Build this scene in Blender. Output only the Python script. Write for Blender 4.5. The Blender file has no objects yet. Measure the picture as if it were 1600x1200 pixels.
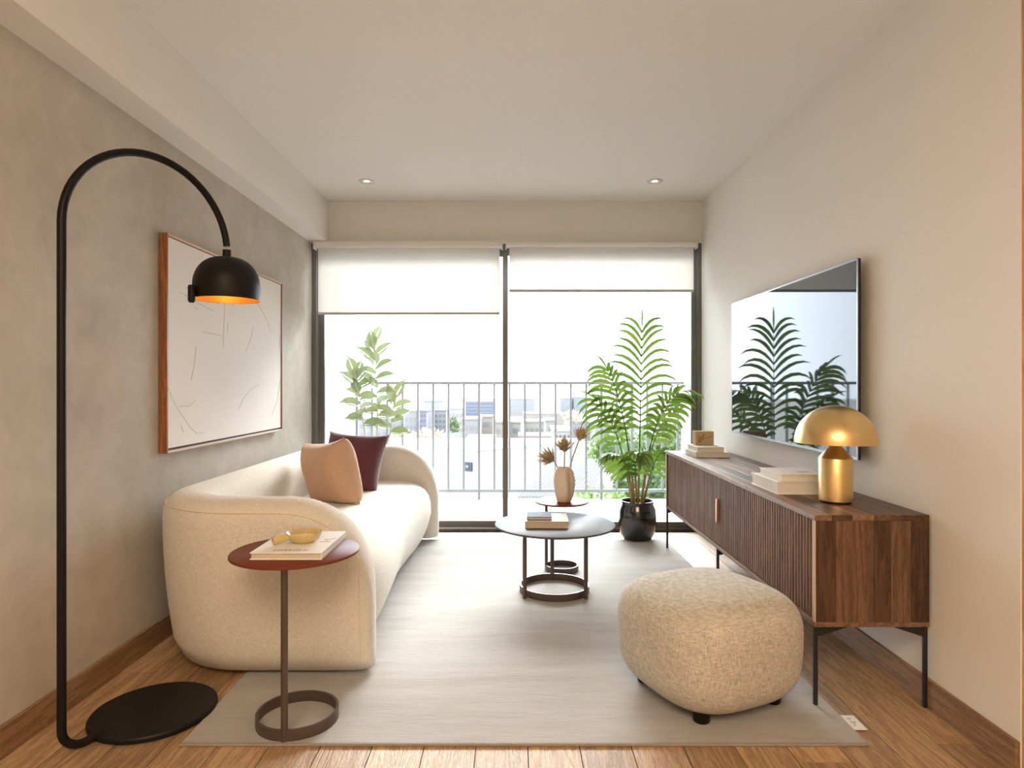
import bpy, bmesh, math, random
from mathutils import Vector, Matrix
R = math.radians
random.seed(7)
scene = bpy.context.scene
COL = scene.collection

# ------------------------------------------------------------------ camera
CAM_Z = 1.09
cam_d = bpy.data.cameras.new('camera'); cam = bpy.data.objects.new('camera', cam_d); COL.objects.link(cam)
cam.location = (0, 0, CAM_Z); cam.rotation_euler = (R(90), 0, 0)
cam_d.sensor_width = 36.0; cam_d.lens = 22.5; cam_d.clip_start = 0.05; cam_d.clip_end = 3000
scene.camera = cam
# ------------------------------------------------------------------ world, sun, exposure
world = bpy.data.worlds.new('sky'); scene.world = world; world.use_nodes = True
wn = world.node_tree.nodes; bg = wn['Background']
bg.inputs['Color'].default_value = (0.86, 0.945, 1.05, 1); bg.inputs['Strength'].default_value = 2.9
sun_d = bpy.data.lights.new('sun', 'SUN'); sun = bpy.data.objects.new('sun', sun_d); COL.objects.link(sun)
sun_d.energy = 7.0; sun_d.angle = R(46); sun_d.color = (1.0, 0.985, 0.96)
sun.rotation_euler = (R(-50), 0, R(-8))          # light travels towards -Y and down
# added warm fill light, standing in for the unseen room behind the camera
ld = bpy.data.lights.new('warm_fill_light', 'AREA'); lo = bpy.data.objects.new('warm_fill_light', ld); COL.objects.link(lo)
ld.shape = 'RECTANGLE'; ld.size = 1.6; ld.size_y = 1.6; ld.energy = 42; ld.color = (1.0, 0.76, 0.52)
lo.location = (0.0, -1.0, 2.40)
vs = scene.view_settings
vs.view_transform = 'Standard'; vs.look = 'None'; vs.exposure = 1.6; vs.gamma = 1.0; vs.use_curve_mapping = False

# ------------------------------------------------------------------ helpers
ORG = {}
def P(x, y, d):                       # photo pixel at depth d -> point
    return Vector(((x-800)*d/1000, d, CAM_Z-(y-600)*d/1000))
def tag(o, label=None, cat=None, group=None, kind=None):
    if label: o['label'] = label
    if cat: o['category'] = cat
    if group: o['group'] = group
    if kind: o['kind'] = kind
    return o
def thing(name, label, cat, loc, group=None, kind=None):
    o = bpy.data.objects.new(name, None); COL.objects.link(o); o.location = loc
    o.empty_display_size = 0.1
    ORG[o.name] = Vector(loc)
    return tag(o, label, cat, group, kind)

class MB:
    def __init__(s): s.v = []; s.f = []
    def add(s, vs, fs):
        n = len(s.v); s.v += [tuple(v) for v in vs]; s.f += [[i+n for i in f] for f in fs]; return s
    def box(s, x0, x1, y0, y1, z0, z1):
        vs = [(x,y,z) for z in (z0,z1) for y in (y0,y1) for x in (x0,x1)]
        return s.add(vs, [(0,2,3,1),(4,5,7,6),(0,1,5,4),(2,6,7,3),(0,4,6,2),(1,3,7,5)])
    def obox(s, c, ax, hx, hy, z0, z1):        # box rotated about z: centre (x,y), angle, half sizes
        ca, sa = math.cos(ax), math.sin(ax)
        vs = []
        for z in (z0,z1):
            for y in (-hy,hy):
                for x in (-hx,hx): vs.append((c[0]+x*ca-y*sa, c[1]+x*sa+y*ca, z))
        return s.add(vs, [(0,2,3,1),(4,5,7,6),(0,1,5,4),(2,6,7,3),(0,4,6,2),(1,3,7,5)])
    def prism(s, pts, z0, z1):                 # plan polygon (ccw) extruded
        n = len(pts); vs = [(p[0],p[1],z0) for p in pts]+[(p[0],p[1],z1) for p in pts]
        return s.add(vs, [tuple(range(n-1,-1,-1)), tuple(range(n,2*n))]+[(i,(i+1)%n,n+(i+1)%n,n+i) for i in range(n)])
    def prism_y(s, pts, y0, y1):               # (x,z) polygon extruded along y
        n = len(pts); vs = [(p[0],y0,p[1]) for p in pts]+[(p[0],y1,p[1]) for p in pts]
        return s.add(vs, [tuple(range(n)), tuple(range(2*n-1,n-1,-1))]+[(i,n+i,n+(i+1)%n,(i+1)%n) for i in range(n)])
    def tube(s, pts, r, seg=12, closed=False, caps=True):
        pts = [Vector(p) for p in pts]; n = len(pts)
        rs = r if isinstance(r, (list,tuple)) else [r]*n
        def tan(i):
            if closed: return (pts[(i+1)%n]-pts[i-1]).normalized()
            a = pts[max(i-1,0)]; b = pts[min(i+1,n-1)]; return (b-a).normalized()
        t0 = tan(0); up = Vector((0,0,1)) if abs(t0.z) < .9 else Vector((1,0,0))
        u = t0.cross(up).normalized(); vs = []; tp = t0
        for i in range(n):
            t = tan(i); q = tp.rotation_difference(t); u = (q @ u); u = (u-t*u.dot(t)).normalized(); w = t.cross(u); tp = t
            for k in range(seg):
                a = 2*math.pi*k/seg; vs.append(pts[i]+(u*math.cos(a)+w*math.sin(a))*rs[i])
        fs = []
        m = n if closed else n-1
        for i in range(m):
            for k in range(seg):
                j = (i+1)%n; k2 = (k+1)%seg
                fs.append((i*seg+k, i*seg+k2, j*seg+k2, j*seg+k))
        if caps and not closed:
            fs.append(tuple(range(seg-1,-1,-1))); fs.append(tuple((n-1)*seg+k for k in range(seg)))
        return s.add(vs, fs)
    def lathe(s, prof, c, seg=48, cap0=True, cap1=True, fn=None):     # prof: (r,z) list bottom to top
        vs = []; n = len(prof)
        for r, z in prof:
            for k in range(seg):
                a = 2*math.pi*k/seg; rr = r if fn is None else r*fn(a, z)
                vs.append((c[0]+rr*math.cos(a), c[1]+rr*math.sin(a), c[2]+z))
        fs = [(i*seg+k, i*seg+(k+1)%seg, (i+1)*seg+(k+1)%seg, (i+1)*seg+k) for i in range(n-1) for k in range(seg)]
        if cap0: fs.append(tuple(range(seg-1,-1,-1)))
        if cap1: fs.append(tuple((n-1)*seg+k for k in range(seg)))
        return s.add(vs, fs)
    def grid(s, rows, closed=False):           # rows of points, quads between
        m = len(rows[0]); n = len(rows); vs = [p for r in rows for p in r]
        fs = []
        for i in range(n-1):
            for k in range(m if closed else m-1):
                k2 = (k+1)%m; fs.append((i*m+k, i*m+k2, (i+1)*m+k2, (i+1)*m+k))
        return s.add(vs, fs)
    def mesh(s, name, org=(0,0,0), smooth=False, angle=40):
        me = bpy.data.meshes.new(name)
        o = Vector(org)
        me.from_pydata([tuple(Vector(v)-o) for v in s.v], [], s.f); me.update()
        bm = bmesh.new(); bm.from_mesh(me); bmesh.ops.recalc_face_normals(bm, faces=bm.faces); bm.to_mesh(me); bm.free()
        if smooth:
            me.polygons.foreach_set('use_smooth', [True]*len(me.polygons)); me.set_sharp_from_angle(angle=R(angle))
        return me
    def build(s, name, mat, parent=None, smooth=False, bevel=0, angle=40, segs=2):
        org = ORG.get(parent.name, Vector((0,0,0))) if parent else Vector((0,0,0))
        me = s.mesh(name, org, smooth, angle); me.materials.append(mat)
        o = bpy.data.objects.new(name, me); COL.objects.link(o); o.parent = parent
        if parent: ORG[o.name] = org
        if bevel: bev(o, bevel, segs)
        return o
def bev(o, w, segs=2):
    m = o.modifiers.new('bevel', 'BEVEL'); m.width = w; m.segments = segs; m.limit_method = 'ANGLE'; m.angle_limit = R(35)
    me = o.data
    me.polygons.foreach_set('use_smooth', [True]*len(me.polygons)); me.set_sharp_from_angle(angle=R(35))
def solo(name, mb, mat, label, cat, base, **k):          # one-mesh thing with its origin at base
    grp = k.pop('group', None); kind = k.pop('kind', None)
    me = mb.mesh(name, base, k.get('smooth', False), k.get('angle', 40)); me.materials.append(mat)
    o = bpy.data.objects.new(name, me); COL.objects.link(o); o.location = base
    if k.get('bevel'): bev(o, k['bevel'], k.get('segs', 2))
    return tag(o, label, cat, grp, kind)
def inst(name, me, loc, parent, rot=(0,0,0), scale=(1,1,1)):  # piece that shares mesh data
    o = bpy.data.objects.new(name, me); COL.objects.link(o); o.parent = parent
    o.location = Vector(loc) - (ORG.get(parent.name, Vector((0,0,0))) if parent else Vector((0,0,0)))
    o.rotation_euler = rot; o.scale = scale
    return o
def arc(c, r, a0, a1, n, z):
    return [(c[0]+r*math.cos(a0+(a1-a0)*i/n), c[1]+r*math.sin(a0+(a1-a0)*i/n), z) for i in range(n+1)]

# ------------------------------------------------------------------ materials
def mat(name):
    m = bpy.data.materials.new(name); m.use_nodes = True
    return m, m.node_tree.nodes, m.node_tree.links, m.node_tree.nodes['Principled BSDF']
def plain(name, c, rough=.5, metal=0, spec=.5, noise=0, nscale=20, bump=0, bscale=80, coat=0):
    m, N, L, b = mat(name)
    b.inputs['Roughness'].default_value = rough; b.inputs['Metallic'].default_value = metal
    b.inputs['Specular IOR Level'].default_value = spec; b.inputs['Coat Weight'].default_value = coat
    b.inputs['Coat Roughness'].default_value = .08
    tc = N.new('ShaderNodeTexCoord')
    nz = N.new('ShaderNodeTexNoise'); nz.inputs['Scale'].default_value = nscale; nz.inputs['Detail'].default_value = 5
    L.new(tc.outputs['Object'], nz.inputs['Vector'])
    mx = N.new('ShaderNodeMix'); mx.data_type = 'RGBA'
    k = noise
    mx.inputs['A'].default_value = (c[0]*(1-k), c[1]*(1-k), c[2]*(1-k), 1); mx.inputs['B'].default_value = (min(1,c[0]*(1+k)), min(1,c[1]*(1+k)), min(1,c[2]*(1+k)), 1)
    L.new(nz.outputs['Fac'], mx.inputs['Factor']); L.new(mx.outputs['Result'], b.inputs['Base Color'])
    if bump:
        n2 = N.new('ShaderNodeTexNoise'); n2.inputs['Scale'].default_value = bscale; n2.inputs['Detail'].default_value = 4
        L.new(tc.outputs['Object'], n2.inputs['Vector'])
        bp = N.new('ShaderNodeBump'); bp.inputs['Strength'].default_value = bump; bp.inputs['Distance'].default_value = .01
        L.new(n2.outputs['Fac'], bp.inputs['Height']); L.new(bp.outputs['Normal'], b.inputs['Normal'])
    return m
def wood(name, c1, c2, axis='Y', scale=1.0, rough=.5, vary=.35, bump=.25, spec=.4, ring=9):
    m, N, L, b = mat(name); b.inputs['Roughness'].default_value = rough; b.inputs['Specular IOR Level'].default_value = spec
    tc = N.new('ShaderNodeTexCoord'); oi = N.new('ShaderNodeObjectInfo')
    mp = N.new('ShaderNodeMapping')
    sq = {'X': (.07,1,1), 'Y': (1,.07,1), 'Z': (1,1,.07)}[axis]
    mp.inputs['Scale'].default_value = [v*scale for v in sq]
    cb = N.new('ShaderNodeCombineXYZ'); ml = N.new('ShaderNodeMath'); ml.operation = 'MULTIPLY'; ml.inputs[1].default_value = 37.0
    L.new(oi.outputs['Random'], ml.inputs[0])
    for i in range(3): L.new(ml.outputs[0], cb.inputs[i])
    ad = N.new('ShaderNodeVectorMath'); ad.operation = 'ADD'
    L.new(tc.outputs['Object'], mp.inputs['Vector']); L.new(mp.outputs['Vector'], ad.inputs[0]); L.new(cb.outputs[0], ad.inputs[1])
    n1 = N.new('ShaderNodeTexNoise'); n1.inputs['Scale'].default_value = ring; n1.inputs['Detail'].default_value = 3; n1.inputs['Distortion'].default_value = .6
    L.new(ad.outputs[0], n1.inputs['Vector'])
    wv = N.new('ShaderNodeMath'); wv.operation = 'MULTIPLY'; wv.inputs[1].default_value = 24
    L.new(n1.outputs['Fac'], wv.inputs[0])
    sn = N.new('ShaderNodeMath'); sn.operation = 'SINE'; L.new(wv.outputs[0], sn.inputs[0])
    n2 = N.new('ShaderNodeTexNoise'); n2.inputs['Scale'].default_value = ring*16; n2.inputs['Detail'].default_value = 4
    L.new(ad.outputs[0], n2.inputs['Vector'])
    a2 = N.new('ShaderNodeMath'); a2.operation = 'MULTIPLY_ADD'; a2.inputs[1].default_value = .16
    L.new(sn.outputs[0], a2.inputs[0]); L.new(n2.outputs['Fac'], a2.inputs[2])
    cr = N.new('ShaderNodeValToRGB'); cr.color_ramp.elements[0].position = .25; cr.color_ramp.elements[1].position = .75
    cr.color_ramp.elements[0].color = (*c1,1); cr.color_ramp.elements[1].color = (*c2,1)
    L.new(a2.outputs[0], cr.inputs['Fac'])
    hv = N.new('ShaderNodeHueSaturation'); vr = N.new('ShaderNodeMapRange'); vr.inputs['To Min'].default_value = 1-vary; vr.inputs['To Max'].default_value = 1+vary
    L.new(oi.outputs['Random'], vr.inputs['Value']); L.new(vr.outputs[0], hv.inputs['Value']); L.new(cr.outputs['Color'], hv.inputs['Color'])
    L.new(hv.outputs['Color'], b.inputs['Base Color'])
    bp = N.new('ShaderNodeBump'); bp.inputs['Strength'].default_value = bump; bp.inputs['Distance'].default_value = .004
    L.new(a2.outputs[0], bp.inputs['Height']); L.new(bp.outputs['Normal'], b.inputs['Normal'])
    return m
def fabric(name, c, dark=.75, scale=260, bump=.5, rough=.95, sheen=.2, fleck=.0):
    m, N, L, b = mat(name); b.inputs['Roughness'].default_value = rough; b.inputs['Specular IOR Level'].default_value = .15
    b.inputs['Sheen Weight'].default_value = sheen
    tc = N.new('ShaderNodeTexCoord')
    w = []
    for sc in ((1,1,.22), (.22,.22,1)):
        mp = N.new('ShaderNodeMapping'); mp.inputs['Scale'].default_value = sc; L.new(tc.outputs['Object'], mp.inputs['Vector'])
        t = N.new('ShaderNodeTexNoise'); t.inputs['Scale'].default_value = scale; t.inputs['Detail'].default_value = 2; t.inputs['Roughness'].default_value = .6
        L.new(mp.outputs[0], t.inputs['Vector']); w.append(t)
    m2 = N.new('ShaderNodeMath'); m2.operation = 'ADD'; L.new(w[0].outputs['Fac'], m2.inputs[0]); L.new(w[1].outputs['Fac'], m2.inputs[1])
    nz = N.new('ShaderNodeTexNoise'); nz.inputs['Scale'].default_value = 45; nz.inputs['Detail'].default_value = 6; nz.inputs['Roughness'].default_value = .75
    L.new(tc.outputs['Object'], nz.inputs['Vector'])
    m4 = N.new('ShaderNodeMath'); m4.operation = 'MULTIPLY_ADD'; m4.inputs[1].default_value = fleck; L.new(nz.outputs['Fac'], m4.inputs[0]); L.new(m2.outputs[0], m4.inputs[2])
    mr = N.new('ShaderNodeMapRange'); mr.inputs['From Min'].default_value = .62+fleck*.35; mr.inputs['From Max'].default_value = 1.3+fleck*.65; L.new(m4.outputs[0], mr.inputs['Value'])
    mx = N.new('ShaderNodeMix'); mx.data_type = 'RGBA'; mx.inputs['A'].default_value = (c[0]*dark, c[1]*dark, c[2]*dark*.95, 1); mx.inputs['B'].default_value = (*c,1)
    L.new(mr.outputs[0], mx.inputs['Factor']); L.new(mx.outputs['Result'], b.inputs['Base Color'])
    bp = N.new('ShaderNodeBump'); bp.inputs['Strength'].default_value = bump; bp.inputs['Distance'].default_value = .003
    L.new(m4.outputs[0], bp.inputs['Height']); L.new(bp.outputs['Normal'], b.inputs['Normal'])
    return m
def leafmat(name, c, c2, trans=.45, rough=.4):
    m, N, L, b = mat(name); out = N['Material Output']
    oi = N.new('ShaderNodeObjectInfo'); mx = N.new('ShaderNodeMix'); mx.data_type = 'RGBA'
    mx.inputs['A'].default_value = (*c,1); mx.inputs['B'].default_value = (*c2,1); L.new(oi.outputs['Random'], mx.inputs['Factor'])
    L.new(mx.outputs['Result'], b.inputs['Base Color']); b.inputs['Roughness'].default_value = rough
    tr = N.new('ShaderNodeBsdfTranslucent'); L.new(mx.outputs['Result'], tr.inputs['Color'])
    ms = N.new('ShaderNodeMixShader'); ms.inputs[0].default_value = trans
    L.new(b.outputs[0], ms.inputs[1]); L.new(tr.outputs[0], ms.inputs[2]); L.new(ms.outputs[0], out.inputs['Surface'])
    return m
def glassmat(name):
    m, N, L, b = mat(name); out = N['Material Output']; N.remove(b)
    t = N.new('ShaderNodeBsdfTransparent'); t.inputs['Color'].default_value = (.97,.985,.98,1)
    g = N.new('ShaderNodeBsdfGlossy'); g.inputs['Roughness'].default_value = .02
    lw = N.new('ShaderNodeFresnel'); lw.inputs['IOR'].default_value = 1.45
    ms = N.new('ShaderNodeMixShader'); L.new(lw.outputs[0], ms.inputs[0]); L.new(t.outputs[0], ms.inputs[1]); L.new(g.outputs[0], ms.inputs[2])
    L.new(ms.outputs[0], out.inputs['Surface']); return m
def emit(name, c, s):
    m, N, L, b = mat(name); b.inputs['Base Color'].default_value = (*c,1)
    b.inputs['Emission Color'].default_value = (*c,1); b.inputs['Emission Strength'].default_value = s; return m

def concrete():
    m, N, L, b = mat('microcement'); b.inputs['Roughness'].default_value = .85; b.inputs['Specular IOR Level'].default_value = .25
    tc = N.new('ShaderNodeTexCoord')
    n1 = N.new('ShaderNodeTexNoise'); n1.inputs['Scale'].default_value = 1.6; n1.inputs['Detail'].default_value = 8; n1.inputs['Roughness'].default_value = .62
    n2 = N.new('ShaderNodeTexNoise'); n2.inputs['Scale'].default_value = 9; n2.inputs['Detail'].default_value = 8; n2.inputs['Distortion'].default_value = .8
    L.new(tc.outputs['Object'], n1.inputs['Vector']); L.new(tc.outputs['Object'], n2.inputs['Vector'])
    a = N.new('ShaderNodeMath'); a.operation = 'MULTIPLY_ADD'; a.inputs[1].default_value = .5; L.new(n2.outputs['Fac'], a.inputs[0]); L.new(n1.outputs['Fac'], a.inputs[2])
    cr = N.new('ShaderNodeValToRGB'); e = cr.color_ramp.elements
    e[0].position = .5; e[0].color = (.43,.39,.335,1); e[1].position = 1.0; e[1].color = (.60,.555,.49,1)
    L.new(a.outputs[0], cr.inputs['Fac']); L.new(cr.outputs['Color'], b.inputs['Base Color'])
    bp = N.new('ShaderNodeBump'); bp.inputs['Strength'].default_value = .12; bp.inputs['Distance'].default_value = .004
    L.new(a.outputs[0], bp.inputs['Height']); L.new(bp.outputs['Normal'], b.inputs['Normal'])
    return m
def rugmat():
    m, N, L, b = mat('rug_viscose'); b.inputs['Roughness'].default_value = .8; b.inputs['Specular IOR Level'].default_value = .2; b.inputs['Sheen Weight'].default_value = .25
    tc = N.new('ShaderNodeTexCoord')
    def nz(sx, sy, sc, det):
        mp = N.new('ShaderNodeMapping'); mp.inputs['Scale'].default_value = (sx, sy, 1); L.new(tc.outputs['Object'], mp.inputs['Vector'])
        n = N.new('ShaderNodeTexNoise'); n.inputs['Scale'].default_value = sc; n.inputs['Detail'].default_value = det; n.inputs['Roughness'].default_value = .7
        L.new(mp.outputs[0], n.inputs['Vector']); return n
    a = nz(.5, 4, 2.2, 4); c = nz(2.5, 60, 4, 6)
    mm = N.new('ShaderNodeMath'); mm.operation = 'MULTIPLY_ADD'; mm.inputs[1].default_value = .7; L.new(c.outputs['Fac'], mm.inputs[0]); L.new(a.outputs['Fac'], mm.inputs[2])
    cr = N.new('ShaderNodeValToRGB'); e = cr.color_ramp.elements
    e[0].position = .55; e[0].color = (.29,.272,.248,1); e[1].position = 1.15; e[1].color = (.41,.395,.375,1)
    L.new(mm.outputs[0], cr.inputs['Fac']); L.new(cr.outputs['Color'], b.inputs['Base Color'])
    bp = N.new('ShaderNodeBump'); bp.inputs['Strength'].default_value = .5; bp.inputs['Distance'].default_value = .006
    L.new(c.outputs['Fac'], bp.inputs['Height']); L.new(bp.outputs['Normal'], b.inputs['Normal'])
    return m

M = {}
M['paint'] = plain('wall_paint', (.82,.795,.755), .9, spec=.2, noise=.015, nscale=3, bump=.04, bscale=120)
M['ceil'] = plain('ceiling_paint', (.84,.82,.785), .9, spec=.2, noise=.01, nscale=3, bump=.04, bscale=90)
M['cement'] = concrete()
M['oak'] = wood('oak_plank', (.30,.18,.09), (.57,.375,.21), 'Y', 4.2, rough=.42, vary=.28, bump=.6, spec=.5)
M['oak_base'] = wood('oak_baseboard', (.19,.10,.048), (.36,.215,.11), 'Y', 4.0, rough=.5, vary=.05, bump=.45)
M['joint'] = plain('floor_joint', (.06,.035,.02), .8)
M['door'] = wood('door_oak', (.42,.25,.12), (.62,.42,.23), 'Z', 2.5, vary=.05)
M['walnut_y'] = wood('walnut_lengthwise', (.085,.042,.024), (.22,.122,.072), 'Y', 4.0, rough=.42, vary=.42, bump=.12)
M['walnut_z'] = wood('walnut_upright', (.045,.021,.012), (.115,.058,.033), 'Z', 4.5, rough=.5, vary=.35, bump=.12)
M['walnut_l'] = wood('walnut_pale', (.16,.09,.052), (.30,.18,.11), 'Y', 4.0, rough=.42, vary=.08, bump=.12)
M['walnut_d'] = wood('walnut_deep', (.045,.021,.013), (.13,.066,.038), 'Y', 4.0, rough=.42, vary=.08, bump=.12)
M['walnut_zl'] = wood('walnut_upright_pale', (.085,.043,.025), (.19,.105,.062), 'Z', 4.5, rough=.5, vary=.1, bump=.12, ring=6)
M['slat'] = wood('walnut_slat', (.11,.054,.030), (.23,.122,.070), 'Z', 5.0, rough=.5, vary=.22, bump=.15)
M['frame_wood'] = wood('frame_walnut', (.20,.07,.028), (.40,.16,.07), 'Z', 4.0, rough=.4, vary=.1)
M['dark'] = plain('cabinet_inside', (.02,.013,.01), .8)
M['frame'] = plain('window_aluminium', (.15,.145,.135), .42, metal=.2, noise=.05)
M['rail'] = plain('railing_paint', (.15,.15,.155), .5, noise=.03)
M['glass'] = glassmat('window_glass')
M['black'] = plain('black_metal', (.007,.006,.0055), .45, noise=.1, spec=.25)
M['blackleg'] = plain('black_steel', (.012,.012,.013), .45, noise=.1)
M['gold_in'] = plain('gold_lining', (.85,.50,.13), .35, metal=.6, noise=.03)
M['brass'] = plain('satin_brass', (.80,.58,.27), .33, metal=1, noise=.03, nscale=6)
M['copper'] = plain('copper_handle', (.72,.42,.30), .3, metal=1, noise=.03)
M['bronze'] = plain('bronze_lacquer', (.10,.07,.058), .42, metal=.35, noise=.06)
M['mahog'] = plain('oxblood_lacquer', (.17,.040,.020), .40, noise=.06, nscale=4, spec=.10)
M['grey_top'] = plain('smoky_lacquer', (.085,.085,.09), .38, noise=.04, nscale=5, spec=.04)
M['cream'] = fabric('cream_boucle', (.80,.75,.675), .74, 330, .5)
M['pipe'] = fabric('cream_piping', (.80,.72,.60), .85, 500, .3)
M['pouf'] = fabric('pouf_linen', (.70,.65,.57), .42, 230, .7, fleck=.25)
M['peach'] = fabric('peach_linen', (.66,.40,.26), .72, 600, .5)
M['plum'] = fabric('plum_linen', (.135,.040,.052), .6, 600, .5, sheen=.4)
M['rug'] = rugmat()
M['bind'] = plain('rug_binding', (.30,.265,.225), .9, noise=.15, nscale=120, bump=.4, bscale=200)
M['white'] = plain('white_cloth_tag', (.80,.80,.80), .8)
M['ink'] = plain('grey_ink', (.22,.21,.20), .8)
M['paper'] = plain('page_block', (.62,.55,.43), .9, noise=.12, nscale=60)
M['page_white'] = plain('pale_page_block', (.80,.76,.69), .9, noise=.05, nscale=60)
M['cover_w'] = plain('white_cover', (.84,.82,.79), .55, noise=.015)
M['cover_c'] = plain('cream_cover', (.80,.74,.68), .6, noise=.02)
M['cover_t'] = plain('tan_cover', (.66,.56,.43), .65, noise=.06, nscale=30)
M['cover_b'] = plain('slate_cover', (.085,.115,.145), .75, noise=.05, spec=.15)
M['goldink'] = plain('gold_ink', (.62,.50,.28), .5)
M['redink'] = plain('rust_ink', (.28,.07,.03), .7)
M['kraft'] = plain('kraft_box', (.52,.40,.22), .8, noise=.05, nscale=40)
M['glaze'] = plain('ochre_glaze', (.60,.46,.19), .25, noise=.18, nscale=25, coat=.4)
M['wax'] = plain('candle_wax', (.66,.48,.17), .4, noise=.08)
M['canvas'] = plain('canvas', (.80,.765,.73), .9, noise=.02, nscale=4, bump=.08, bscale=300)
M['stroke'] = plain('pencil_line', (.46,.43,.40), .9)
M['liner'] = plain('dark_liner', (.05,.04,.04), .7)
M['edge'] = plain('frame_face', (.60,.44,.34), .5, noise=.05)
def screen():
    m, N, L, b = mat('tv_screen'); b.inputs['Base Color'].default_value = (.02,.024,.03,1); b.inputs['Roughness'].default_value = .03
    b.inputs['IOR'].default_value = 1.5; b.inputs['Specular IOR Level'].default_value = .5
    b.inputs['Specular Tint'].default_value = (.88,.95,1.0,1)
    return m
M['screen'] = screen()
M['tvrim'] = plain('tv_rim', (.30,.30,.32), .3, metal=.9)
M['tvback'] = plain('tv_back', (.012,.012,.014), .5)
def blindmat():
    m, N, L, b = mat('blind_fabric'); out = N['Material Output']; b.inputs['Base Color'].default_value = (.82,.80,.78,1); b.inputs['Roughness'].default_value = .9
    tr = N.new('ShaderNodeBsdfTranslucent'); tr.inputs['Color'].default_value = (.82,.80,.77,1)
    ms = N.new('ShaderNodeMixShader'); ms.inputs[0].default_value = .5
    L.new(b.outputs[0], ms.inputs[1]); L.new(tr.outputs[0], ms.inputs[2]); L.new(ms.outputs[0], out.inputs['Surface']); return m
M['blind'] = blindmat()
M['cassette'] = plain('blind_cassette', (.78,.75,.71), .6)
M['bar'] = plain('blind_bar', (.52,.50,.47), .5)
M['pot'] = plain('black_glaze', (.012,.012,.013), .16, noise=.2, nscale=8, coat=.6)
M['soil'] = plain('soil', (.06,.04,.03), .95, bump=.8, bscale=60)
M['stem'] = plain('palm_stem', (.24,.20,.06), .5, noise=.3, nscale=14)
M['stemlow'] = plain('palm_stem_base', (.36,.17,.05), .5, noise=.3, nscale=14)
M['frond'] = leafmat('palm_leaf', (.07,.14,.018), (.14,.22,.035), .35, .3)
M['ficus'] = leafmat('ficus_leaf', (.11,.14,.05), (.19,.215,.10), .25, .35)
M['ficstem'] = plain('ficus_stem', (.32,.25,.17), .8)
M['clay'] = plain('grey_planter', (.50,.49,.48), .8, noise=.06)
M['vase'] = plain('sand_vase', (.72,.62,.50), .55, noise=.07, nscale=9)
M['dry'] = plain('dried_protea', (.47,.36,.215), .9, noise=.3, nscale=40)
M['tile'] = plain('balcony_tile', (.50,.505,.515), .6, noise=.02)
M['grout'] = plain('balcony_grout', (.5,.5,.5), .9)
M['ext'] = plain('exterior_wall', (.62,.61,.59), .9, noise=.02)
M['lamp'] = emit('downlight_lens', (1.0,.93,.80), 1.3)
M['lampring'] = plain('downlight_ring', (.60,.57,.53), .45)
M['bulb'] = emit('warm_bulb', (1.0,.62,.20), 6.0)

# ================================================================== setting
LW, RW, BACK, WIN, CEIL, HEAD = -1.49, 1.41, -3.0, 4.76, 2.447, 2.138
def struct(name, mb, m, label=None, **k):
    o = mb.build(name, m, None, **k); tag(o, label, kind='structure'); return o
floor = struct('floor', MB().box(LW-.1, 3.0, BACK, WIN+.12, -.12, -.012), M['joint'], 'warm oak plank floor of the living room')
# planks: each one a piece of the floor
pw = .1555; rnd = random.Random(3); lens = [1.1, 1.35, 1.6]; pm = {}
for l in lens:
    me = MB().box(-pw/2+.0014, pw/2-.0014, -l/2+.0014, l/2-.0014, -.014, 0).mesh('plank'); me.materials.append(M['oak']); pm[l] = me
ncol = int((2.9+pw)/pw)+1
for c in range(ncol+9):
    x = LW + .06 + pw*c
    if x-pw/2 > 2.9: break
    y = (-3.0 if x > 1.5 else 0.0) - rnd.random()*1.2 if x <= 1.5 else -1.0
    ymax = WIN-.06 if x-pw/2 < RW else 1.7
    while y < ymax:
        l = rnd.choice(lens); y1 = y+l
        if y1 > ymax:
            l2 = ymax-y
            if l2 > .06:
                o = inst('plank', pm[lens[0]], (x, y+l2/2, 0), floor, scale=(1, l2/lens[0], 1))
            break
        inst('plank', pm[l], (x, y+l/2, 0), floor); y = y1
ceil_o = struct('ceiling', MB().box(LW-.1, 3.0, BACK, WIN+.1, CEIL, CEIL+.15), M['ceil'], 'plain off-white painted ceiling')
struct('wall_left', MB().box(LW-.15, LW, BACK, WIN+.1, -.1, CEIL), M['cement'], 'warm grey microcement wall behind the sofa')
struct('wall_right', MB().box(RW, RW+.15, 1.775, WIN+.1, -.1, CEIL), M['paint'], 'cream painted wall behind the television')
struct('wall_back', MB().box(LW-.1, 3.1, BACK-.15, BACK, -.1, CEIL), M['paint'], 'cream wall of the room behind the camera')
struct('wall_side', MB().box(RW+.10, RW+.25, BACK, .80, -.1, CEIL), M['paint'], 'cream wall next to the wooden door')
struct('trim_1', MB().box(LW, -1.362, BACK, WIN+.1, HEAD, CEIL), M['ceil'], 'off-white dropped beam along the microcement wall')
struct('trim_2', MB().box(-1.362, RW, WIN, WIN+.1, HEAD, CEIL), M['paint'], 'cream header above the sliding window')
d1 = thing('door_1', 'light oak door at the near end of the right wall', None, (RW+.012, 1.3, 0), kind='structure')
MB().box(RW+.012, RW+.06, .86, 1.715, .006, 2.15).build('door_leaf', M['door'], d1, bevel=.002)
MB().box(RW+.004, RW+.10, 1.715, 1.775, 0, 2.21).build('door_jamb', M['door'], d1)
MB().box(RW+.004, RW+.10, .80, .86, 0, 2.21).build('door_jamb', M['door'], d1)
MB().box(RW+.004, RW+.10, .86, 1.715, 2.15, 2.21).build('door_head', M['door'], d1)
MB().box(RW+.004, RW+.15, .80, 1.775, 2.21, CEIL).build('door_lintel', M['paint'], d1)
MB().tube([(RW-.03,.95,1.0),(RW-.03,1.07,1.0)], .009).tube([(RW+.013,.95,1.0),(RW-.03,.95,1.0)], .009).build('door_handle', M['blackleg'], d1, smooth=True)
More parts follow.
